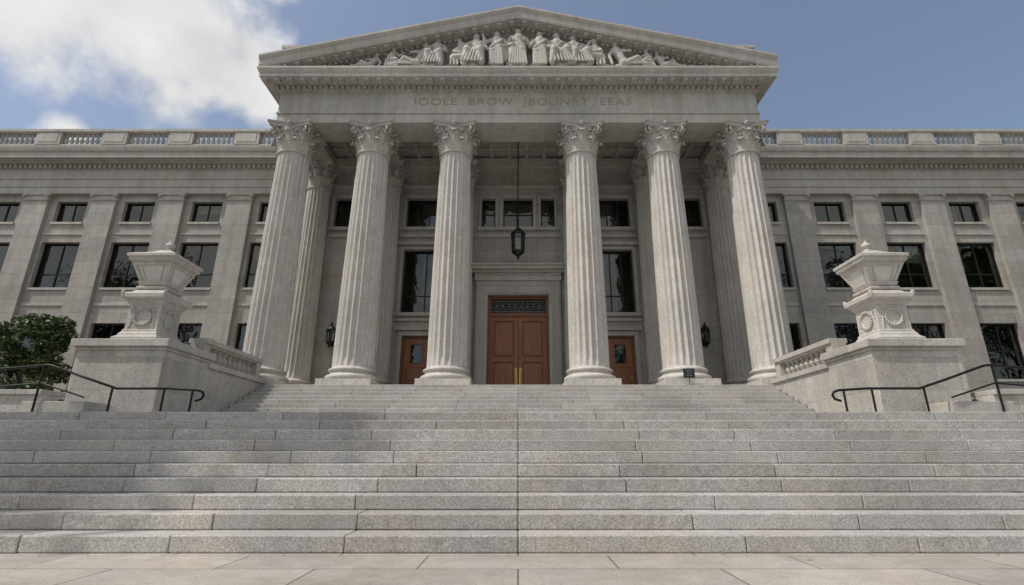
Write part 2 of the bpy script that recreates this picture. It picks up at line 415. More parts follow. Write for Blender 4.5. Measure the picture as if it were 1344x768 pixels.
for i in range(9):
    cx=-1.13+2.26*i/8
    for (zc,r0) in ((6.62,.125),(6.45,.07),(6.80,.07)):
        pts=[(cx+r0*math.cos(t),yd+.02,zc+r0*math.sin(t)) for t in [k*math.pi/6 for k in range(13)]]
        gr.tube(pts,.017,5)
    gr.box(cx-.13,cx+.13,yd+.01,yd+.03,6.61,6.63); gr.box(cx-.141,cx-.125,yd+.005,yd+.035,6.30,6.95)
gr.box(-1.27,1.27,yd,yd+.04,6.36,6.385); gr.box(-1.27,1.27,yd,yd+.04,6.86,6.885)
M_grille=simple('grille_patina',(.16,.17,.17),.5,.5)
gr.make('transom_grille',M_grille,B)
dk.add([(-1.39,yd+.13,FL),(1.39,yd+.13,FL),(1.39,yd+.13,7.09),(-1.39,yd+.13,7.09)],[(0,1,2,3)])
for a,b,c,d in SD:
    wf.box(a,a+.09,yd-.05,yd+.1,c,d); wf.box(b-.09,b,yd-.05,yd+.1,c,d); wf.box(a+.09,b-.09,yd-.05,yd+.1,d-.09,d)
    x0,x1=a+.09,b-.09
    zs0,zs1=3.95,4.85; w0,w1=x0+.28,x1-.28
    wd.box(x0,x1,yd,yd+.05,c,zs0); wd.box(x0,x1,yd,yd+.05,zs1,d-.09); wd.box(x0,w0,yd,yd+.05,zs0,zs1); wd.box(w1,x1,yd,yd+.05,zs0,zs1)
    wf.box(w0,w1,yd-.02,yd,zs0-.0,zs0+.04); wf.box(w0,w1,yd-.02,yd,zs1-.04,zs1); wf.box(w0,w0+.04,yd-.02,yd,zs0+.04,zs1-.04); wf.box(w1-.04,w1,yd-.02,yd,zs0+.04,zs1-.04)
    for (p0,p1) in ((c+.25,3.1),(3.22,3.8)):
        wf.box(x0+.15,x1-.15,yd-.015,yd-.002,p0,p0+.03); wf.box(x0+.15,x1-.15,yd-.015,yd-.002,p1-.03,p1)
        wf.box(x0+.15,x0+.18,yd-.015,yd-.002,p0+.03,p1-.03); wf.box(x1-.18,x1-.15,yd-.015,yd-.002,p0+.03,p1-.03)
    gl.add([(w0,yd+.02,zs0),(w1,yd+.02,zs0),(w1,yd+.02,zs1),(w0,yd+.02,zs1)],[(0,1,2,3)])
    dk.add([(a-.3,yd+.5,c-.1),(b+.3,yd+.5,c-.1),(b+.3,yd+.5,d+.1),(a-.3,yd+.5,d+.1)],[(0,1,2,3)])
    br.box(b-.22,b-.18,yd-.05,yd-.002,3.2,3.45)
wd.make('door_leaves',M_wood,B,bevel=.006); wf.make('door_frames',M_woodd,B,bevel=.005); br.make('door_pulls',M_brass,B)
# ---- wings
wt=MB(); ww=MB()
WX=[12.6,16.1,19.6,23.1,26.6,30.1,33.6]; PX=[14.35,17.85,21.35,24.85,28.35,31.85]
XE=35.4
for s in (-1,1):
    ops=[]
    for i,x in enumerate(WX):
        x*=s
        for (hw,c,d,kind) in ((.78,11.45,12.63,0),(.97,7.92,10.35,1),(.92,3.45,6.14,2)):
            ops.append((x-hw,x+hw,c,d))
            bld=None
            if random.random()<.4: bld=(0,random.uniform(.25,.5),random.uniform(.0,.5)) if random.random()<.5 else (0,1,random.uniform(.6,.85))
            window(x-hw,x+hw,c,d,WING,cols=2,rows=() if kind==0 else (.32,) if kind==1 else (.5,),blind=bld)
            wt.box(x-hw-.02,x+hw+.02,WING-.08,WING+.02,c-.12,c-.001)
        wt.box(x-1.03,x+1.03,WING-.05,WING+.02,7.0,7.12); wt.box(x-1.03,x+1.03,WING-.05,WING+.02,10.75,10.85)
    x0,x1=sorted((s*10.6,s*XE)); wall(ww,x0,x1,GZ,15.0,WING,ops,.3)
    for x in PX:
        x*=s
        ww.box(x-.62,x+.62,WING-.20,WING+.02,2.9,12.62)
        wt.box(x-.72,x+.72,WING-.30,WING+.02,2.5,2.9)
        wt.box(x-.65,x+.65,WING-.23,WING+.02,12.62,12.70); wt.box(x-.70,x+.70,WING-.28,WING+.02,12.9,13.0)
        wt.box(x-.62,x+.62,WING-.21,WING+.02,12.70,12.9)
        for q in (-1,1):
            pts=[(x+q*(.60)+.09*(1-i/14)*math.cos(i*.6),WING-.30,12.82+.09*(1-i/14)*math.sin(i*.6)) for i in range(13)]
            wt.tube(pts,.03,6)
    prof=[(.0,12.998),(.22,13.0),(.22,13.35),(.26,13.36),(.26,13.75),(.32,13.80),(.32,13.86),(.22,13.9),(.22,14.36),(.28,14.38),(.28,14.6),(.50,14.66),(.52,14.7),(.86,14.74),(.86,15.02),(.93,15.08),(1.0,15.3),(1.0,15.36),(.2,15.4)]
    wt.strip(prof,lambda o:[(x0,WING-o),(x1,WING-o)])
    n=int((XE-10.6)/.26)
    for i in range(n):
        x=s*(10.7+.26*i); wt.box(x-.07,x+.07,WING-.40,WING-.282,14.41,14.58)
    y0,y1=WING-.55,WING-.15
    wt.box(x0,x1,y0,y1,15.38,15.72)
    for x in PX+[10.9+0.0]:
        xx=s*x; hw=.65
        wt.box(xx-hw,xx+hw,y0-.04,y1+.04,15.722,16.45)
        wt.box(xx-hw+.15,xx+hw-.15,y0-.06,y0-.042,15.85,16.33)
    wt.box(x0,x1,y0-.09,y1+.09,16.452,16.60)
    bp=[(.07,0),(.10,.02),(.10,.08),(.055,.11),(.06,.14),(.105,.26),(.09,.36),(.05,.50),(.05,.58),(.085,.62),(.09,.70),(.07,.735)]
    for x in WX:
        for k in range(8):
            xx=s*x-.95+1.90*k/7; wt.lathe(bp,xx,(y0+y1)/2,9,15.72)
    ww.add([(x0,WING+.02,14.95),(x1,WING+.02,14.95),(x1,44,14.95),(x0,44,14.95)],[(0,1,2,3)])
    ww.add([(s*XE,WING,GZ),(s*XE,44,GZ),(s*XE,44,15),(s*XE,WING,15)],[(0,1,2,3)])
ww.make('wing_wall',M_wing,B); wt.make('wing_trim',M_trim,B,smooth=True,angle=30)
fr.make('window_frames',M_bronze,B); gl.make('window_glass',M_glass,B); dk.make('room_interior',M_dark,B); bl.make('window_blinds',M_blind,B)
# ---- porch entablature
HX=10.25; DF=18.55
e=MB()
e.box(-HX,HX,DF,19.95,AR,13.93)
for s in (-1,1):
    a,b=sorted((s*HX,s*8.9)); e.box(a,b,19.952,WALL+.3,AR+.002,13.932)
path=lambda o:[(-HX-o,WALL+1.4),(-HX-o,DF-o),(HX+o,DF-o),(HX+o,WALL+1.4)]
e.strip([(-.3,13.925),(.05,13.93),(.05,14.0),(.0,14.05),(0,14.92),(.05,14.95),(.05,15.02),(.12,15.05),(.12,15.22),(.30,15.25),(.32,15.28),(.68,15.30),(.68,15.48),(.71,15.50),(.73,15.54),(.78,15.66),(.78,15.74),(-.6,15.78)],path)
e.make('entablature',M_ent,B)
d=MB()
x=-HX-.1
while x<HX+.15:
    d.box(x-.075,x+.075,DF-.24,DF-.122,15.07,15.215); x+=.235
y=DF+.1
while y<WALL+1:
    for s in (-1,1): d.box(s*(HX+.122),s*(HX+.24),y-.075,y+.075,15.07,15.215)
    y+=.235
x=-HX-.5
while x<=HX+.51:
    d.box(x-.11,x+.11,DF-.62,DF-.33,15.19,15.296); x+=.54
x=-HX
while x<HX:
    d.cap((x,DF-.06,14.985),.035,(x,DF-.06,14.99),.03,6); x+=.14
d.make('dentils_and_modillions',M_trim,B)
c=MB()
for x in COLX[1:-1]: c.box(x-.55,x+.55,19.952,WALL-.0+.01,AR+.004,14.05)
c.box(-8.9,8.9,WALL-.5,WALL+.01,AR+.006,14.04)
c.make('ceiling_beams',M_trim,B,bevel=.02)
c=MB(); c.box(-9.5,9.5,19.5,WALL+.3,14.15,14.3)
for xa,xb in ((-8.9,-6.75),(-5.65,-3.23),(-2.13,2.13),(3.23,5.65),(6.75,8.9)):
    for k in range(1,3):
        c.box(xa,xb,19.95+(WALL-.5-19.95)*k/3-.09,19.95+(WALL-.5-19.95)*k/3+.09,14.02,14.148)
    n=max(2,round((xb-xa)/.8))
    for k in range(1,n): 
        xx=xa+(xb-xa)*k/n
        for q in range(3):
            ya=19.95+(WALL-.5-19.95)*q/3+(.09 if q else 0); yb=19.95+(WALL-.5-19.95)*(q+1)/3-(.09 if q<2 else 0)
            c.box(xx-.09,xx+.09,ya,yb,14.022,14.148)
c.make('coffered_ceiling',M_ceil,B)
# ---- pediment
SL=(19.0-16.34)/11.03; XC=HX+.78; ZB=15.79
p=MB()
def rake(m,sec,xa,xb,s):
    n=len(sec); vs=[]
    for xx in (xa,xb):
        for o,dz in sec: vs.append((s*xx,DF-o,ZB+SL*(XC-xx)+dz))
    fs=[tuple(range(n)),tuple(reversed(range(n,2*n)))]
    for k in range(n): fs.append((k,(k+1)%n,n+(k+1)%n,n+k))
    m.add(vs,fs)
sec=[(.80,.56),(.80,.47),(.74,.36),(.70,.32),(.69,.10),(.66,.0),(.33,-.02),(.31,-.06),(.13,-.08),(.13,-.22),(.06,-.24),(.05,-.30),(-.3,-.32),(-5.5,.5),(-5.5,.56)]
for s in (-1,1): rake(p,sec,XC+.0,0,s)
for s in (-1,1):
    a,b=sorted((s*(XC-.02),s*(HX-.2))); p.box(a,b,DF-.6,WALL+1.4,15.785,16.3)
p.make('raking_cornice',M_trim,B)
d=MB(); x=.2
while x<XC-1.4:
    for s in (-1,1):
        z=ZB+SL*(XC-x)
        d.box(s*(x-.075),s*(x+.075),DF-.24,DF-.132,z-.215,z-.09)
    x+=.235
x=.3
while x<XC-1:
    for s in (-1,1):
        z=ZB+SL*(XC-x); d.box(s*(x-.11),s*(x+.11),DF-.6,DF-.34,z-.11,z-.03)
    x+=.54
d.make('raking_dentils',M_trim,B)
t=MB(); t.add([(-XC+.6,DF,15.7),(XC-.6,DF,15.7),(XC-.6,DF,15.9),(0,DF,18.6),(-XC+.6,DF,15.9)],[(0,1,2,3,4)])
t.box(-8.6,8.6,DF-.5,DF-.003,15.77,16.0)
t.make('tympanum',M_wall,B)
t=MB(); t.box(-10.55,10.55,19.35,30,15.8,17.72); t.box(-10.72,10.72,19.2,30.2,17.722,17.9); t.box(-10.85,10.85,19.05,30.3,17.902,18.05); t.make('attic_block',M_trim,B)
# ---- frieze text
cu=bpy.data.curves.new('frieze_text','FONT'); cu.body='IOOLE  BROW  JBOUNRT  EEAS'; cu.size=.52; cu.extrude=.01; cu.align_x='CENTER'; cu.space_character=1.12
to=bpy.data.objects.new('tmp_text',cu); scene.collection.objects.link(to); bpy.context.view_layer.update()
me=bpy.data.meshes.new_from_object(to.evaluated_get(bpy.context.evaluated_depsgraph_get())); bpy.data.objects.remove(to)
me.materials.clear(); me.materials.append(M_letter)
lo=bpy.data.objects.new('frieze_inscription',me); scene.collection.objects.link(lo); lo.parent=B; lo.location=(.2,DF-.006,14.38); lo.rotation_euler=(R(90),0,0); lo.scale=(1.16,.95,1)
# ---- tympanum sculpture
sc=MB()
ZS=16.0; YS=DF-.27
def fig(x,h,joints,s=1,y=YS):
    for (a,ra,b,rb) in joints:
        A=(x+s*a[0]*h,y+a[1]*h,ZS+a[2]*h); Bp=(x+s*b[0]*h,y+b[1]*h,ZS+b[2]*h)
        sc.cap(A,ra*h,Bp,rb*h,10)
def head(cx,cy,cz):
    return [((cx,cy,cz),.060,(cx,cy-.012,cz+.045),.066),((cx,cy-.055,cz+.0),.022,(cx,cy-.06,cz+.02),.014),((cx,cy,cz-.02),.04,(cx,cy,cz-.10),.042),
            ((cx-.03,cy+.01,cz+.06),.05,(cx+.03,cy+.01,cz+.06),.05),((cx,cy-.03,cz-.04),.03,(cx,cy-.03,cz-.02),.035)]
def standing(raise_arm=0,width=1):
    j=head(0,0,.90)
    j+=[((-.11,0,.77),.07,(.11,0,.77),.07),((0,0,.76),.13,(0,0,.58),.12),((0,0,.56),.13,(-.02,0,.50),.14)]
    j+=[((-.07,-.02,.5),.11,(-.08*width,-.03,.06),.085),((.07,-.03,.5),.11,(.08*width,-.05,.06),.085),((0,0,.45),.12,(0,0,.05),.11)]
    j+=[((-.16,0,.77),.055,(-.21,-.02,.60),.047),((-.21,-.02,.60),.045,(-.13,-.12,.52),.035),((-.13,-.12,.52),.03,(-.10,-.14,.54),.026)]
    j+=[((-.20,.0,.60),.04,(-.20,.0,.25),.05),((-.17,-.04,.5),.03,(-.18,-.04,.2),.035)]
    if raise_arm: j+=[((.15,0,.77),.05,(.25,-.03,.70),.042),((.25,-.03,.70),.04,(.30,-.06,.88),.03),((.30,-.05,.1),.014,(.30,-.07,1.0),.014)]
    else: j+=[((.15,0,.77),.055,(.22,-.02,.60),.047),((.22,-.02,.60),.045,(.12,-.13,.64),.034)]
    for k in range(7):
        xx=-.15+.05*k; j+=[((xx*.7,-.12,.55),.016,(xx*.95*width,-.135,.04),.024)]
    j+=[((-.13,-.09,.74),.03,(.12,-.12,.5),.035),((-.10,-.10,.68),.025,(.13,-.11,.44),.03),((-.14,-.06,.62),.02,(.08,-.13,.42),.025)]
    return j
def seated(lean=.0,arm=1):
    j=[]
    hx=lean
    j+=head(hx,0,.72)
    j+=[((hx-.09,0,.60),.065,(hx+.09,0,.60),.065),((hx,0,.58),.12,(0,.02,.36),.13),((0,.02,.34),.14,(0,.0,.30),.13)]
    j+=[((-.05,-.02,.30),.095,(-.04,-.17,.30),.085),((.07,-.02,.30),.095,(.20,-.16,.32),.085)]
    j+=[((-.04,-.17,.30),.08,(-.08,-.16,.03),.06),((.20,-.16,.32),.08,(.24,-.14,.03),.06)]
    j+=[((.0,0,.2),.15,(.1,0,.03),.17)]
    j+=[((hx-.14,0,.6),.05,(hx-.20,-.04,.45),.045),((hx-.20,-.04,.45),.042,(-.06,-.17,.40),.032)]
    if arm: j+=[((hx+.14,0,.6),.05,(hx+.27,-.03,.52),.042),((hx+.27,-.03,.52),.04,(hx+.34,-.06,.64),.03)]
    else: j+=[((hx+.14,0,.6),.05,(hx+.2,-.05,.45),.042),((hx+.2,-.05,.45),.04,(.16,-.17,.38),.03)]
    for k in range(7):
        xx=-.12+.06*k; j+=[((xx*.8,-.20,.30),.015,(xx*1.1+.04,-.21,.03),.024)]
    j+=[((hx-.1,-.08,.58),.025,(.1,-.10,.34),.035),((hx+.1,-.08,.58),.02,(-.06,-.12,.34),.03)]
    return j
def reclining(hh=.42):
    j=head(-.02,0,hh+.06)
    j+=[((-.06,0,hh-.06),.06,(.06,0,hh-.07),.06),((0,0,hh-.09),.10,(.16,0,.16),.10),((.16,0,.15),.12,(.22,0,.12),.11)]
    j+=[((.22,-.04,.13),.09,(.44,-.08,.24),.068),((.44,-.08,.24),.062,(.60,-.06,.06),.045),((.60,-.06,.05),.035,(.68,-.08,.04),.025)]
    j+=[((.22,.02,.11),.09,(.50,.0,.09),.065),((.50,0,.09),.06,(.74,-.02,.05),.04),((.74,-.02,.04),.03,(.80,-.04,.05),.024)]
    j+=[((-.08,0,hh-.07),.045,(-.17,-.03,hh-.22),.04),((-.17,-.03,hh-.22),.036,(-.12,-.10,.06),.03)]
    j+=[((.07,0,hh-.07),.045,(.17,-.08,hh-.14),.04),((.17,-.08,hh-.14),.036,(.30,-.10,hh-.16),.028)]
    for k in range(5): j+=[((.18+.02*k,-.10,.20-.03*k),.018,(.46+.06*k,-.10,.16-.02*k),.022)]
    j+=[((.0,.0,.06),.07,(.7,.02,.03),.05)]
    return j
def kneeling():
    j=head(.10,0,.62)
    j+=[((.02,0,.50),.06,(.16,0,.50),.06),((.09,0,.49),.10,(0,.02,.27),.11),((0,0,.27),.12,(-.02,0,.25),.12),
        ((.0,-.05,.25),.09,(.20,-.10,.24),.072),((.20,-.10,.24),.066,(.20,-.08,.03),.05),((-.03,0,.24),.09,(.02,-.04,.06),.072),((.02,-.04,.05),.06,(-.24,0,.04),.045),
        ((.17,0,.5),.045,(.28,-.06,.38),.04),((.28,-.06,.38),.036,(.38,-.08,.47),.028),((0,0,.5),.045,(-.02,-.10,.36),.04),((-.02,-.10,.36),.035,(.14,-.14,.32),.028)]
    for k in range(5): j+=[((-.05+.05*k,-.10,.26),.016,(-.08+.08*k,-.12,.03),.024)]
    return j
fig(0,2.12,standing(0,1.25)); fig(-.95,1.98,standing(1),-1); fig(.95,1.95,standing(0),-1)
fig(-1.75,2.25,seated(.04,1),-1); fig(1.65,2.3,seated(.02,0),1)
fig(-2.75,2.05,kneeling(),1); fig(2.55,2.15,seated(-.06,1),1)
fig(-3.5,2.0,seated(.02,0),-1) ; fig(3.55,2.2,kneeling(),-1)
fig(-4.1,1.9,reclining(.56),-1); fig(4.3,1.95,reclining(.58),1)
fig(-5.6,1.6,kneeling(),1); 
fig(-6.2,1.35,reclining(.46),-1); fig(6.1,1.4,reclining(.5),1)
fig(5.75,1.45,kneeling(),-1)
for s in (-1,1):
    for k in range(10):
        xx=s*(7.0+.12*k); sc.cap((xx,YS,ZS+.02),.09-.004*k,(xx+s*.1,YS-.05,ZS+.16-.012*k+.05*math.sin(k*2.1)),.06-.003*k,8)
for k in range(70):
    xx=random.uniform(-6.8,6.8); hh=random.uniform(.05,.36)*(1-abs(xx)/9); sc.cap((xx,YS+.1,ZS),.12,(xx+random.uniform(-.2,.2),YS+.05,ZS+hh),.09,8)
so=sc.make('pediment_sculpture',M_carve,B)
rm=so.modifiers.new('remesh','REMESH'); rm.mode='VOXEL'; rm.voxel_size=.024; rm.use_smooth_shade=True
f=MB(); f.box(-11.2,11.2,18.0,WALL+.4,1.2,FL); f.make('porch_floor',M_trim,B,bevel=.01)
# ================================================================== STAIRS
def stair_blocks(m,half,y,dep,z0,z1,seed):
    rnd=random.Random(seed); g=.003
    for s in (-1,1):
        x=0
        first=True
        while x<half-.01:
            L=rnd.uniform(1.45,2.15)
            if first: L=rnd.choice((1.75,1.9,1.35,2.3)); first=False
            x2=min(half,x+L)
            if half-x2<.6: x2=half
            dz=rnd.uniform(-.002,.002)
            m.box(s*(x+g),s*(x2-g),y+rnd.uniform(-.006,.006),y+dep,z0+.004,z1+dz); x=x2
st=MB(); core=MB()
LAND=.75; n1=10; rise=(LAND-GZ)/n1; tr_=.38; Y0=5.70
for k in range(n1):
    y=Y0+tr_*k; z1=GZ+rise*(k+1)
    dep=tr_+.06 if k<n1-1 else 1.2
    stair_blocks(st,17.0,y,dep,z1-rise,z1,k+1)
    core.box(-16.9,16.9,y+.03,y+tr_+.1 if k<n1-1 else 24.2,GZ-.2,z1-.02)
n2=10; r2=(FL-LAND)/n2; T2=.36; YU=18.0-T2*(n2-1)
for k in range(n2):
    y=YU+T2*k; z1=LAND+r2*(k+1)
    stair_blocks(st,8.92,y,T2+.06 if k<n2-1 else .5,z1-r2+(.0),z1+ (.003 if k==n2-1 else 0),50+k)
    core.box(-8.9,8.9,y+.03,18.3,LAND-.1,z1-.02)
S=empty('stone_staircase')
yy=Y0+tr_*(n1-1)+1.2
while yy<YU-.01:
    y2=min(yy+.95,YU); stair_blocks(st,17.0,yy+.004,y2-yy-.008,LAND-.1,LAND,int(yy*10)); yy=y2
st.make('steps',M_step,S,bevel=.014); core.make('stair_core',M_joint,S)
# ================================================================== CHEEK WALLS + BALUSTRADES
def balustrade(name,s):
    E=empty(name); m=MB(); t=MB()
    x0,x1=sorted((s*8.95,s*9.75)); m.box(x0,x1,14.7,18.2,GZ+.5,2.45)
    a,b=sorted((s*8.88,s*9.82)); t.box(a,b,14.75,18.22,2.452,2.60)
    a,b=sorted((s*9.08,s*9.62)); t.box(a,b,14.75,18.22,3.18,3.32); 
    a,b=sorted((s*9.14,s*9.56)); t.box(a,b,14.75,18.22,3.12,3.178)
    t.box(a,b,14.75,15.05,2.602,3.118); t.box(a,b,17.9,18.22,2.602,3.118)
    bp=[(.09,0),(.13,.02),(.13,.07),(.07,.10),(.08,.13),(.13,.23),(.11,.31),(.06,.40),(.06,.43),(.10,.45),(.10,.515)]
    for k in range(9):
        t.lathe(bp,s*9.35,15.28+2.38*k/8,14,2.602)
    m.make('cheek_wall',M_block,E,bevel=.01); t.make('balustrade',M_trim,E,smooth=True,angle=35); return E
balustrade('stair_balustrade',-1); balustrade('stair_balustrade',1)
def pedestal(name,s):
    E=empty(name); m=MB(); cx=s*10.05; cy=13.8
    m.box(cx-1.12,cx+1.12,12.85,14.75,GZ+.4,2.58)
    m.make('pedestal_block',M_block,E,bevel=.015)
    c=MB()
    c.box(cx-1.16,cx+1.16,12.81,14.79,2.582,2.66); c.box(cx-1.24,cx+1.24,12.73,14.87,2.662,2.86)
    c.box(cx-1.18,cx+1.18,12.79,14.81,LAND-.1,1.0)
    c.make('coping',M_block,E,bevel=.02)
    p=MB(); cy=13.75
    p.sq([(.60,2.862),(.60,3.0),(.57,3.02),(.52,3.06),(.50,3.12),(.46,3.18),(.46,3.22),(.43,3.25),(.42,3.92),(.45,3.95),(.47,3.98),(.50,4.02),(.58,4.08),(.60,4.10),(.60,4.20),(.56,4.24),(.45,4.28),(.40,4.34),(.36,4.36)],cx,cy)
    p.make('pedestal_shaft',M_carve,E)
    w=MB()
    for k in range(4):
        a=k*math.pi/2; d=Vector((math.cos(a),math.sin(a),0)); q=Vector((-math.sin(a),math.cos(a),0)); c0=Vector((cx,cy,3.58))+d*.43
        pts=[c0+q*(.22*math.cos(i*math.pi/10))+Vector((0,0,.22*math.sin(i*math.pi/10))) for i in range(21)]
        w.tube(pts,.035,7)
        for i in range(20):
            th=i*math.pi/10; o=c0+q*(.22*math.cos(th))+Vector((0,0,.22*math.sin(th)))+d*.03
            w.cap(o,.03,o+q*(.05*math.cos(th+.7))+Vector((0,0,.05*math.sin(th+.7))),.014,6)
        for sg in (-1,1):
            pts=[c0+q*(sg*(.22+.13*i/8))+Vector((0,0,.17+.1*math.sin(i*.6)-.5*i/8)) for i in range(9)]; w.tube(pts,[.035-.002*i for i in range(9)],6)
            for i in range(6):
                o=c0+q*(sg*(.27+.02*(i%2)))+Vector((0,0,.26-.1*i)); w.cap(o,.025,o+q*(sg*.06)+Vector((0,0,.05)),.012,6)
        dd=Vector((math.cos(a+math.pi/4),math.sin(a+math.pi/4),0))
        o=Vector((cx,cy,4.16))+dd*.78; w.cap(o,.07,o+dd*.03+Vector((0,0,.10)),.045,8)
        for i in range(9):
            o=Vector((cx,cy,4.04))+d*.53+q*(-.44+.11*i); w.cap(o,.032,o+Vector((0,0,.01)),.028,6)
    w.make('carved_wreaths',M_carve,E,smooth='all')
    l=MB(); 
    l.sq([(.34,4.362),(.40,4.40),(.40,4.46),(.33,4.50)],cx,cy)
    z0,z1=4.50,5.12; b0,b1=.33,.56
    for sx_ in (-1,1):
        for sy_ in (-1,1):
            l.add([(cx+sx_*b0,cy+sy_*b0,z0),(cx+sx_*(b0-.09),cy+sy_*b0,z0),(cx+sx_*(b0-.09),cy+sy_*(b0-.09),z0),(cx+sx_*b0,cy+sy_*(b0-.09),z0),
                   (cx+sx_*b1,cy+sy_*b1,z1),(cx+sx_*(b1-.09),cy+sy_*b1,z1),(cx+sx_*(b1-.09),cy+sy_*(b1-.09),z1),(cx+sx_*b1,cy+sy_*(b1-.09),z1)],
                  [(0,1,5,4),(1,2,6,5),(2,3,7,6),(3,0,4,7),(0,3,2,1),(4,5,6,7)])
    l.sq([(.56,5.12),(.59,5.13),(.62,5.17),(.62,5.24),(.66,5.26),(.66,5.34),(.58,5.38),(.44,5.44),(.28,5.52),(.18,5.60),(.14,5.62)],cx,cy)
    l.lathe([(.13,5.61),(.16,5.64),(.10,5.67),(.06,5.70),(.10,5.74),(.13,5.80),(.10,5.86),(.04,5.92),(.015,5.98)],cx,cy,16)
    l.sq([(.36,4.501),(.40,4.60)],cx,cy)
    l.sq([(.532,5.03),(.545,5.119)],cx,cy)
    l.make('lantern_frame',M_carve,E,smooth=True,angle=30,bevel=.006)
    g=MB(); g.sq([(.30,4.5),(.51,5.12)],cx,cy); g.make('lantern_panels',M_lampglass,E)
    r=MB()
    for k in range(4):
        a=k*math.pi/2; d=Vector((math.cos(a),math.sin(a),0)); q=Vector((-math.sin(a),math.cos(a),0))
        for sg in (-1,1):
            pts=[]
            for i in range(9):
                t=i/8; z=4.62+.38*t; rr=.345+.165*(z-4.5)/.62; pts.append(Vector((cx,cy,z))+d*rr+q*(sg*(.20+.10*t)))
            r.tube(pts,.012,5)
    r.make('panel_beads',M_carve,E)
    return E
pedestal('stone_pedestal_lantern',-1); pedestal('stone_pedestal_lantern',1)
# ================================================================== low side walls, handrails
def lowwall(name,s):
    E=empty(name); m=MB(); a,b=sorted((s*11.35,s*17)); m.box(a,b,12.45,13.0,LAND-.05,1.42); m.make('wall_body',M_block,E,bevel=.01)
    c=MB(); c.box(a,b,12.38,13.07,1.422,1.54); a,b=sorted((s*9.9,s*11.34)); c.box(a,b,11.95,12.75,LAND-.02,1.22); c.make('coping',M_trim,E,bevel=.015)
lowwall('low_wall',-1); lowwall('low_wall',1)
def handrail(name,s):
    m=MB(); y=11.9; r=.03
    top=[(7.35,y,1.22),(7.22,y,1.26),(7.18,y,1.34),(7.22,y,1.42),(7.35,y,1.46),(8.0,y,1.50),(9.2,y,1.50),(9.9,y,1.72),(10.8,y,2.02),(10.95,y,2.04),(11.6,y,1.98),(12.6,y,1.9),(14.5,y,1.9)]
    m.tube([(s*a,b,c) for a,b,c in top],r,8)
    for x,zt in ((7.45,1.46),(8.1,1.5),(9.3,1.53),(11.0,2.03),(12.6,1.9)):
        m.tube([(s*x,y,LAND-.02),(s*x,y,zt)],.024,8)
        m.lathe([(.06,0),(.06,.02),(.03,.03)],s*x,y,12,LAND)
    m.tube([(s*a,b,c) for a,b,c in [(9.9,y,1.30),(10.95,y,1.62),(12.6,y,1.5),(14.5,y,1.5)]],.02,8)
    return m.make(name,M_iron,smooth=True,angle=60)
handrail('handrail',-1); handrail('handrail',1)
# ================================================================== lamps
def hanging():
    E=empty('hanging_lantern'); cx,cy=0,20.6; m=MB()
    m.lathe([(.10,14.05),(.10,14.148)],cx,cy,14)
    zz=9.75; k=0
    while zz<14.05:
        pts=[]
        for i in range(9):
            a=i*math.pi/4; u=.03*math.cos(a); v=.055*math.sin(a)
            pts.append((cx+(u if k%2 else 0),cy+(0 if k%2 else u),zz+v))
        m.tube(pts,.014,5); zz+=.085; k+=1
    m.lathe([(.02,9.75),(.05,9.66),(.03,9.62),(.08,9.56),(.20,9.46),(.30,9.32),(.33,9.30),(.33,9.24),(.28,9.22)],cx,cy,6)
    m.lathe([(.27,8.48),(.27,8.40),(.22,8.34),(.12,8.26),(.05,8.22),(.07,8.17),(.03,8.10)],cx,cy,6)
    for i in range(6):
        a=i*math.pi/3; m.tube([(cx+.26*math.cos(a),cy+.26*math.sin(a),8.45),(cx+.29*math.cos(a),cy+.29*math.sin(a),9.25)],.018,5)
        a2=a+math.pi/3
        for zc,rr in ((8.7,.267),(9.05,.283)): m.tube([(cx+rr*math.cos(a),cy+rr*math.sin(a),zc),(cx+rr*math.cos(a2),cy+rr*math.sin(a2),zc)],.009,4)
    m.make('frame',M_iron,E)
    g=MB(); g.lathe([(.255,8.48),(.275,9.22)],cx,cy,6,caps=False); g.make('glass',M_glass,E)
    c=MB(); 
    for i in range(3): 
        a=i*2.1; c.lathe([(.02,0),(.02,.3),(.005,.34)],cx+.07*math.cos(a),cy+.07*math.sin(a),8,8.5)
    c.make('candles',M_lampglass,E)
hanging()
def sconce(s):
    E=empty('wall_lantern'); cx,cy=s*8.3,WALL-.38; m=MB()
    m.lathe([(.01,5.72),(.03,5.66),(.05,5.60),(.14,5.48),(.20,5.40),(.20,5.36)],cx,cy,6); m.lathe([(.16,4.86),(.16,4.80),(.08,4.70),(.03,4.62),(.01,4.54)],cx,cy,6)
    for i in range(6):
        a=i*math.pi/3; m.tube([(cx+.145*math.cos(a),cy+.145*math.sin(a),4.84),(cx+.185*math.cos(a),cy+.185*math.sin(a),5.38)],.013,5)
    m.box(cx-.08,cx+.08,WALL-.03,WALL-.0,4.7,5.5); m.tube([(cx,WALL-.02,5.3),(cx,WALL-.2,5.62),(cx,cy,5.72)],.018,6); m.tube([(cx,WALL-.02,4.85),(cx,WALL-.2,4.72),(cx,cy,4.76)],.018,6)
    m.make('frame',M_iron,E); g=MB(); g.lathe([(.14,4.86),(.175,5.37)],cx,cy,6,caps=False); g.make('glass',M_glass,E)
sconce(-1); sconce(1)
E=empty('notice_sign'); m=MB(); sx=6.02; sy=18.12
m.box(sx-.20,sx+.20,sy-.012,sy+.012,2.66,2.98); m.tube([(sx,sy+.02,FL),(sx,sy+.02,2.8)],.015,6); m.box(sx-.12,sx+.12,sy-.06,sy+.10,FL+.003,FL+.02); m.make('panel',M_signblack,E,bevel=.004)
m=MB()
for i,w in enumerate((.24,.18,.2)): m.box(sx-w/2,sx+w/2,sy-.016,sy-.0125,2.90-.08*i,2.906-.08*i)
m.make('lettering',M_signwhite,E)
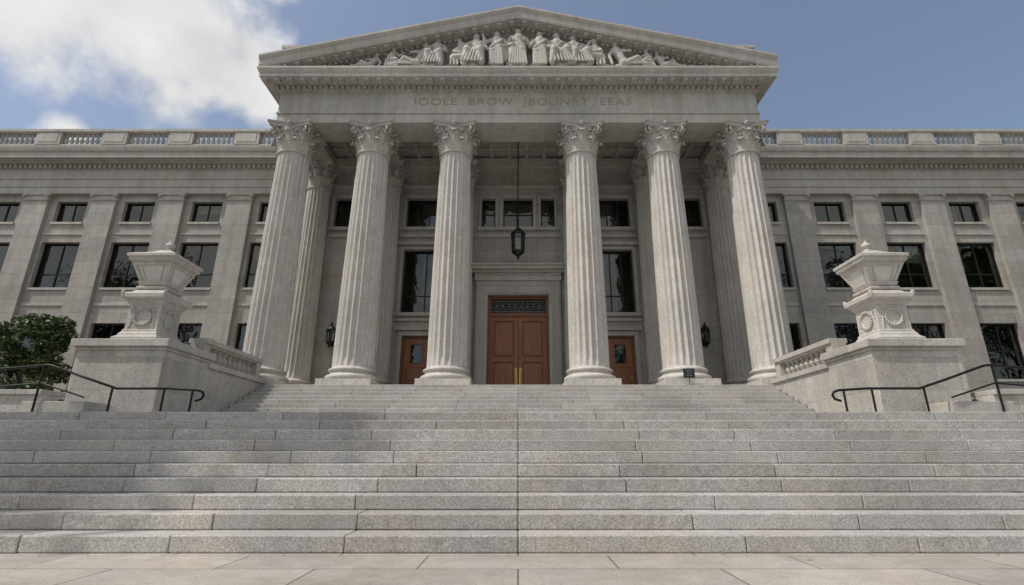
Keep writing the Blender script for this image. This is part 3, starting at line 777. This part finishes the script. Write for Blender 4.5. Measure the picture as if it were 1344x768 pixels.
# ================================================================== ground
g=MB(); g.add([(-600,-600,GZ-.03),(600,-600,GZ-.03),(600,600,GZ-.03),(-600,600,GZ-.03)],[(0,1,2,3)])
M_ground=simple('ground_gravel',(.20,.19,.17),.9,var=.3,scale=.5); g.make('ground',M_ground)
g=MB(); g.add([(-40,-14,GZ),(40,-14,GZ),(40,Y0+.1,GZ),(-40,Y0+.1,GZ)],[(0,1,2,3)]); g.make('pavement',M_pave)
g=MB(); 
for s in (-1,1):
    a,b=sorted((s*11.3,s*40)); g.box(a,b,12.9,WING+.02,GZ,1.35)
M_soil=simple('planting_soil',(.10,.09,.06),.95,var=.4,scale=5); g.make('terrace_bed',M_soil)
m=MB(); rnd=random.Random(5)
for k in range(22):
    x=rnd.uniform(-6,8); r_=rnd.random()
    if r_<.6: y=Y0-rnd.uniform(.01,.12); z=GZ+.006
    elif r_<.75: y=rnd.uniform(4.3,5.6); z=GZ+.006
    else:
        kk=rnd.randint(0,4); y=Y0+tr_*kk+tr_-.05; z=GZ+rise*(kk+1)+.006
    a=rnd.uniform(0,6.28); L=rnd.uniform(.015,.035); W=L*.5
    c,s_=math.cos(a),math.sin(a)
    P_=[(-L,0,0),(0,-W,.006),(L,0,.012),(0,W,.010)]
    m.add([(x+p[0]*c-p[1]*s_,y+p[0]*s_+p[1]*c,z+p[2]) for p in P_],[(0,1,2,3)])
m.make('fallen_leaves',M_fallen)
# ================================================================== vegetation
def leaves(m,blobs,n,size,rnd):
    for k in range(n):
        b=rnd.choice(blobs); d=Vector((rnd.gauss(0,1),rnd.gauss(0,1),rnd.gauss(0,1))).normalized(); rr=b[3]*(rnd.random()**.35)
        p=Vector(b[:3])+Vector((d.x*rr,d.y*rr,d.z*rr*.8))
        u=Vector((rnd.gauss(0,1),rnd.gauss(0,1),rnd.gauss(0,.6))).normalized(); w=u.orthogonal().normalized(); w.rotate(Matrix.Rotation(rnd.uniform(0,6.3),3,u))
        L=size*rnd.uniform(.6,1.3); W=L*.42
        m.add([p-u*L,p-w*W,p+u*L,p+w*W+Vector((0,0,-.1*L))],[(0,1,2,3)])
def shrub(name,cx,cy,z,h,w,seed,n=5000):
    rnd=random.Random(seed); E=empty(name); t=MB(); blobs=[]
    for k in range(30):
        a=rnd.uniform(0,6.28); r_=rnd.uniform(0,w)*1.0; bz=z+h*rnd.uniform(.12,.95)*(1-.3*r_/w); bx=cx+r_*math.cos(a); by=cy+r_*math.sin(a)*.7
        blobs.append((bx,by,bz,rnd.uniform(.13,.33)*h*.5)); t.tube([(cx+rnd.uniform(-.1,.1),cy,z-.1),((cx+bx)/2+rnd.uniform(-.1,.1),(cy+by)/2,(z+bz)/2),(bx,by,bz)],[.04,.025,.01],6)
    t.make('stems',M_bark,E); m=MB(); leaves(m,blobs,n,.085,rnd); m.make('leaves',M_leaf2,E)
shrub('shrub',-13.7,14.6,1.35,2.85,1.8,3,8500)
shrub('shrub',-16.6,15.2,1.35,2.3,1.4,4,4500)
shrub('shrub',17.6,15.4,1.35,1.8,1.2,8,3500)
def tree_mesh(seed,h,lo_,n,rad=1.0,size=.24):
    rnd=random.Random(seed); t=MB(); blobs=[]
    t.tube([(0,0,0),(.1,.05,h*.2),(-.1,.1,h*.45),(.1,0,h*.8)],[.42,.34,.24,.08],10)
    for k in range(22):
        a=rnd.uniform(0,6.28); z0=h*rnd.uniform(lo_,.75); L=h*rnd.uniform(.15,.33)*(1.15-z0/h*.6)*rad; z1=z0+L*rnd.uniform(.3,.9)
        ex,ey=L*math.cos(a),L*math.sin(a)
        t.tube([(0,.05,z0),(ex*.5,ey*.5,z0+(z1-z0)*.6),(ex,ey,z1)],[.13,.08,.03],6)
        for q in range(3): blobs.append((ex*(.6+.2*q)+rnd.uniform(-.8,.8),ey*(.6+.2*q)+rnd.uniform(-.8,.8),z1+rnd.uniform(-.6,1.2),rnd.uniform(.8,1.6)))
    m=MB(); leaves(m,blobs,n,size,rnd); return t,m
ta=tree_mesh(11,15,.25,9000); shade_tree=tree_mesh(5,17,.58,10000,.85)
def plant(lst,pair):
    first=None
    for i,(x,y,sc_) in enumerate(lst):
        E=empty('tree',(x,y,GZ)); E.scale=(sc_,)*3; E.rotation_euler[2]=i*1.3+.4
        if first is None:
            a=pair[0].make('trunk',M_bark,E,smooth='all'); b=pair[1].make('crown',M_leaf,E); first=(a.data,b.data)
        else:
            for nm,d_ in zip(('trunk','crown'),first):
                o=bpy.data.objects.new(nm,d_); scene.collection.objects.link(o); o.parent=E
plant([(-24,-20,1.0),(14,-26,1.1),(27,-18,1.3),(40,-6,1.6),(52,-3,1.7),(-42,-8,1.6),(33,-14,1.5)],ta)
plant([(-14.9,5.6,1.05),(-1.6,-3.2,1.0)],shade_tree)  # unseen trees added out of frame to cast shadow on steps and pavement
# ================================================================== world, sun, camera
to_sun=Vector((-.62,-.28,1.0)).normalized()
el=math.asin(to_sun.z); az=math.atan2(to_sun.x,to_sun.y)
w=bpy.data.worlds.new('World'); scene.world=w; w.use_nodes=True; nt=w.node_tree; nt.nodes.clear()
out=nt.nodes.new('ShaderNodeOutputWorld'); bg=nt.nodes.new('ShaderNodeBackground'); bg.inputs['Strength'].default_value=.14
sky=nt.nodes.new('ShaderNodeTexSky'); sky.sky_type='NISHITA'; sky.sun_disc=False; sky.sun_elevation=el; sky.sun_rotation=az; sky.air_density=1.0; sky.dust_density=2.6; sky.ozone_density=1.0
tc=nt.nodes.new('ShaderNodeTexCoord').outputs['Generated']
n1_=nt.nodes.new('ShaderNodeTexNoise'); n1_.inputs['Scale'].default_value=6.5; n1_.inputs['Detail'].default_value=9; n1_.inputs['Roughness'].default_value=.56
nt.links.new(tc,n1_.inputs['Vector'])
acc=None
clouds_and_fill=[((-.90,.78,.84),.10),((-.79,.797,.79),.12),((-.70,.80,.79),.11),((-.70,.815,.734),.125),((-.61,.82,.72),.12),((-.54,.83,.70),.10),((-.68,.84,.68),.085),((-.50,.84,.67),.08),((-.44,.72,.86),.045),((-.88,.87,.60),.035),
        ((.9,-.5,.6),.35),((.6,-.8,.5),.35),((-.5,-.9,.55),.4),((-.9,-.5,.6),.3),((.05,-1,.55),.4),((.3,-.9,.95),.25)]  # unseen clouds added behind the camera as white fill for the facade
for c_,r_ in clouds_and_fill:
    dn=nt.nodes.new('ShaderNodeVectorMath'); dn.operation='DISTANCE'; nt.links.new(tc,dn.inputs[0]); dn.inputs[1].default_value=Vector(c_).normalized()
    v=mathn(nt,'SUBTRACT',1.0,mathn(nt,'DIVIDE',dn.outputs['Value'],r_))
    acc=v if acc is None else mathn(nt,'SMOOTH_MAX',acc,v,.2)
nz=mathn(nt,'MULTIPLY',mathn(nt,'SUBTRACT',n1_.outputs['Fac'],.5),2.5)
den=mathn(nt,'ADD',acc,nz)
mr=nt.nodes.new('ShaderNodeMapRange'); mr.interpolation_type='SMOOTHSTEP'; mr.inputs[1].default_value=-.1; mr.inputs[2].default_value=.55; nt.links.new(den,mr.inputs[0])
n2_=nt.nodes.new('ShaderNodeTexNoise'); n2_.inputs['Scale'].default_value=7; n2_.inputs['Detail'].default_value=6; nt.links.new(tc,n2_.inputs['Vector'])
sh_=rng(nt,n2_.outputs['Fac'],.3,.7,4.9,6.6)
ccol=colmul(nt,(1.0,.99,.975),sh_)
# thin high haze that greys the blue a little
hz=nt.nodes.new('ShaderNodeMix'); hz.data_type='RGBA'; hz.inputs['Factor'].default_value=.12; hz.inputs['B'].default_value=(3.2,3.3,3.4,1); nt.links.new(sky.outputs[0],hz.inputs['A'])
mx=nt.nodes.new('ShaderNodeMix'); mx.data_type='RGBA'; nt.links.new(mathn(nt,'MULTIPLY',mr.outputs[0],.95),mx.inputs['Factor']); nt.links.new(hz.outputs['Result'],mx.inputs['A']); nt.links.new(ccol,mx.inputs['B'])
nt.links.new(mx.outputs['Result'],bg.inputs['Color']); nt.links.new(bg.outputs[0],out.inputs[0])
sl=bpy.data.lights.new('sun','SUN'); sl.energy=3.0; sl.angle=R(1.0); sl.color=(1,.93,.84); so_=bpy.data.objects.new('sun',sl); scene.collection.objects.link(so_)
so_.rotation_euler=to_sun.to_track_quat('Z','Y').to_euler(); so_.location=(-20,-10,60)
cam=bpy.data.cameras.new('camera'); cam.lens=36*675/1344; cam.sensor_width=36; cam.shift_x=-8/1344; cam.clip_end=2000; cam.clip_start=.05
co=bpy.data.objects.new('camera',cam); scene.collection.objects.link(co); co.location=(0,0,0); co.rotation_euler=(R(90+17.75),0,0); scene.camera=co
scene.view_settings.view_transform='Standard'
try: scene.view_settings.look='None'
except Exception: pass
scene.view_settings.exposure=0
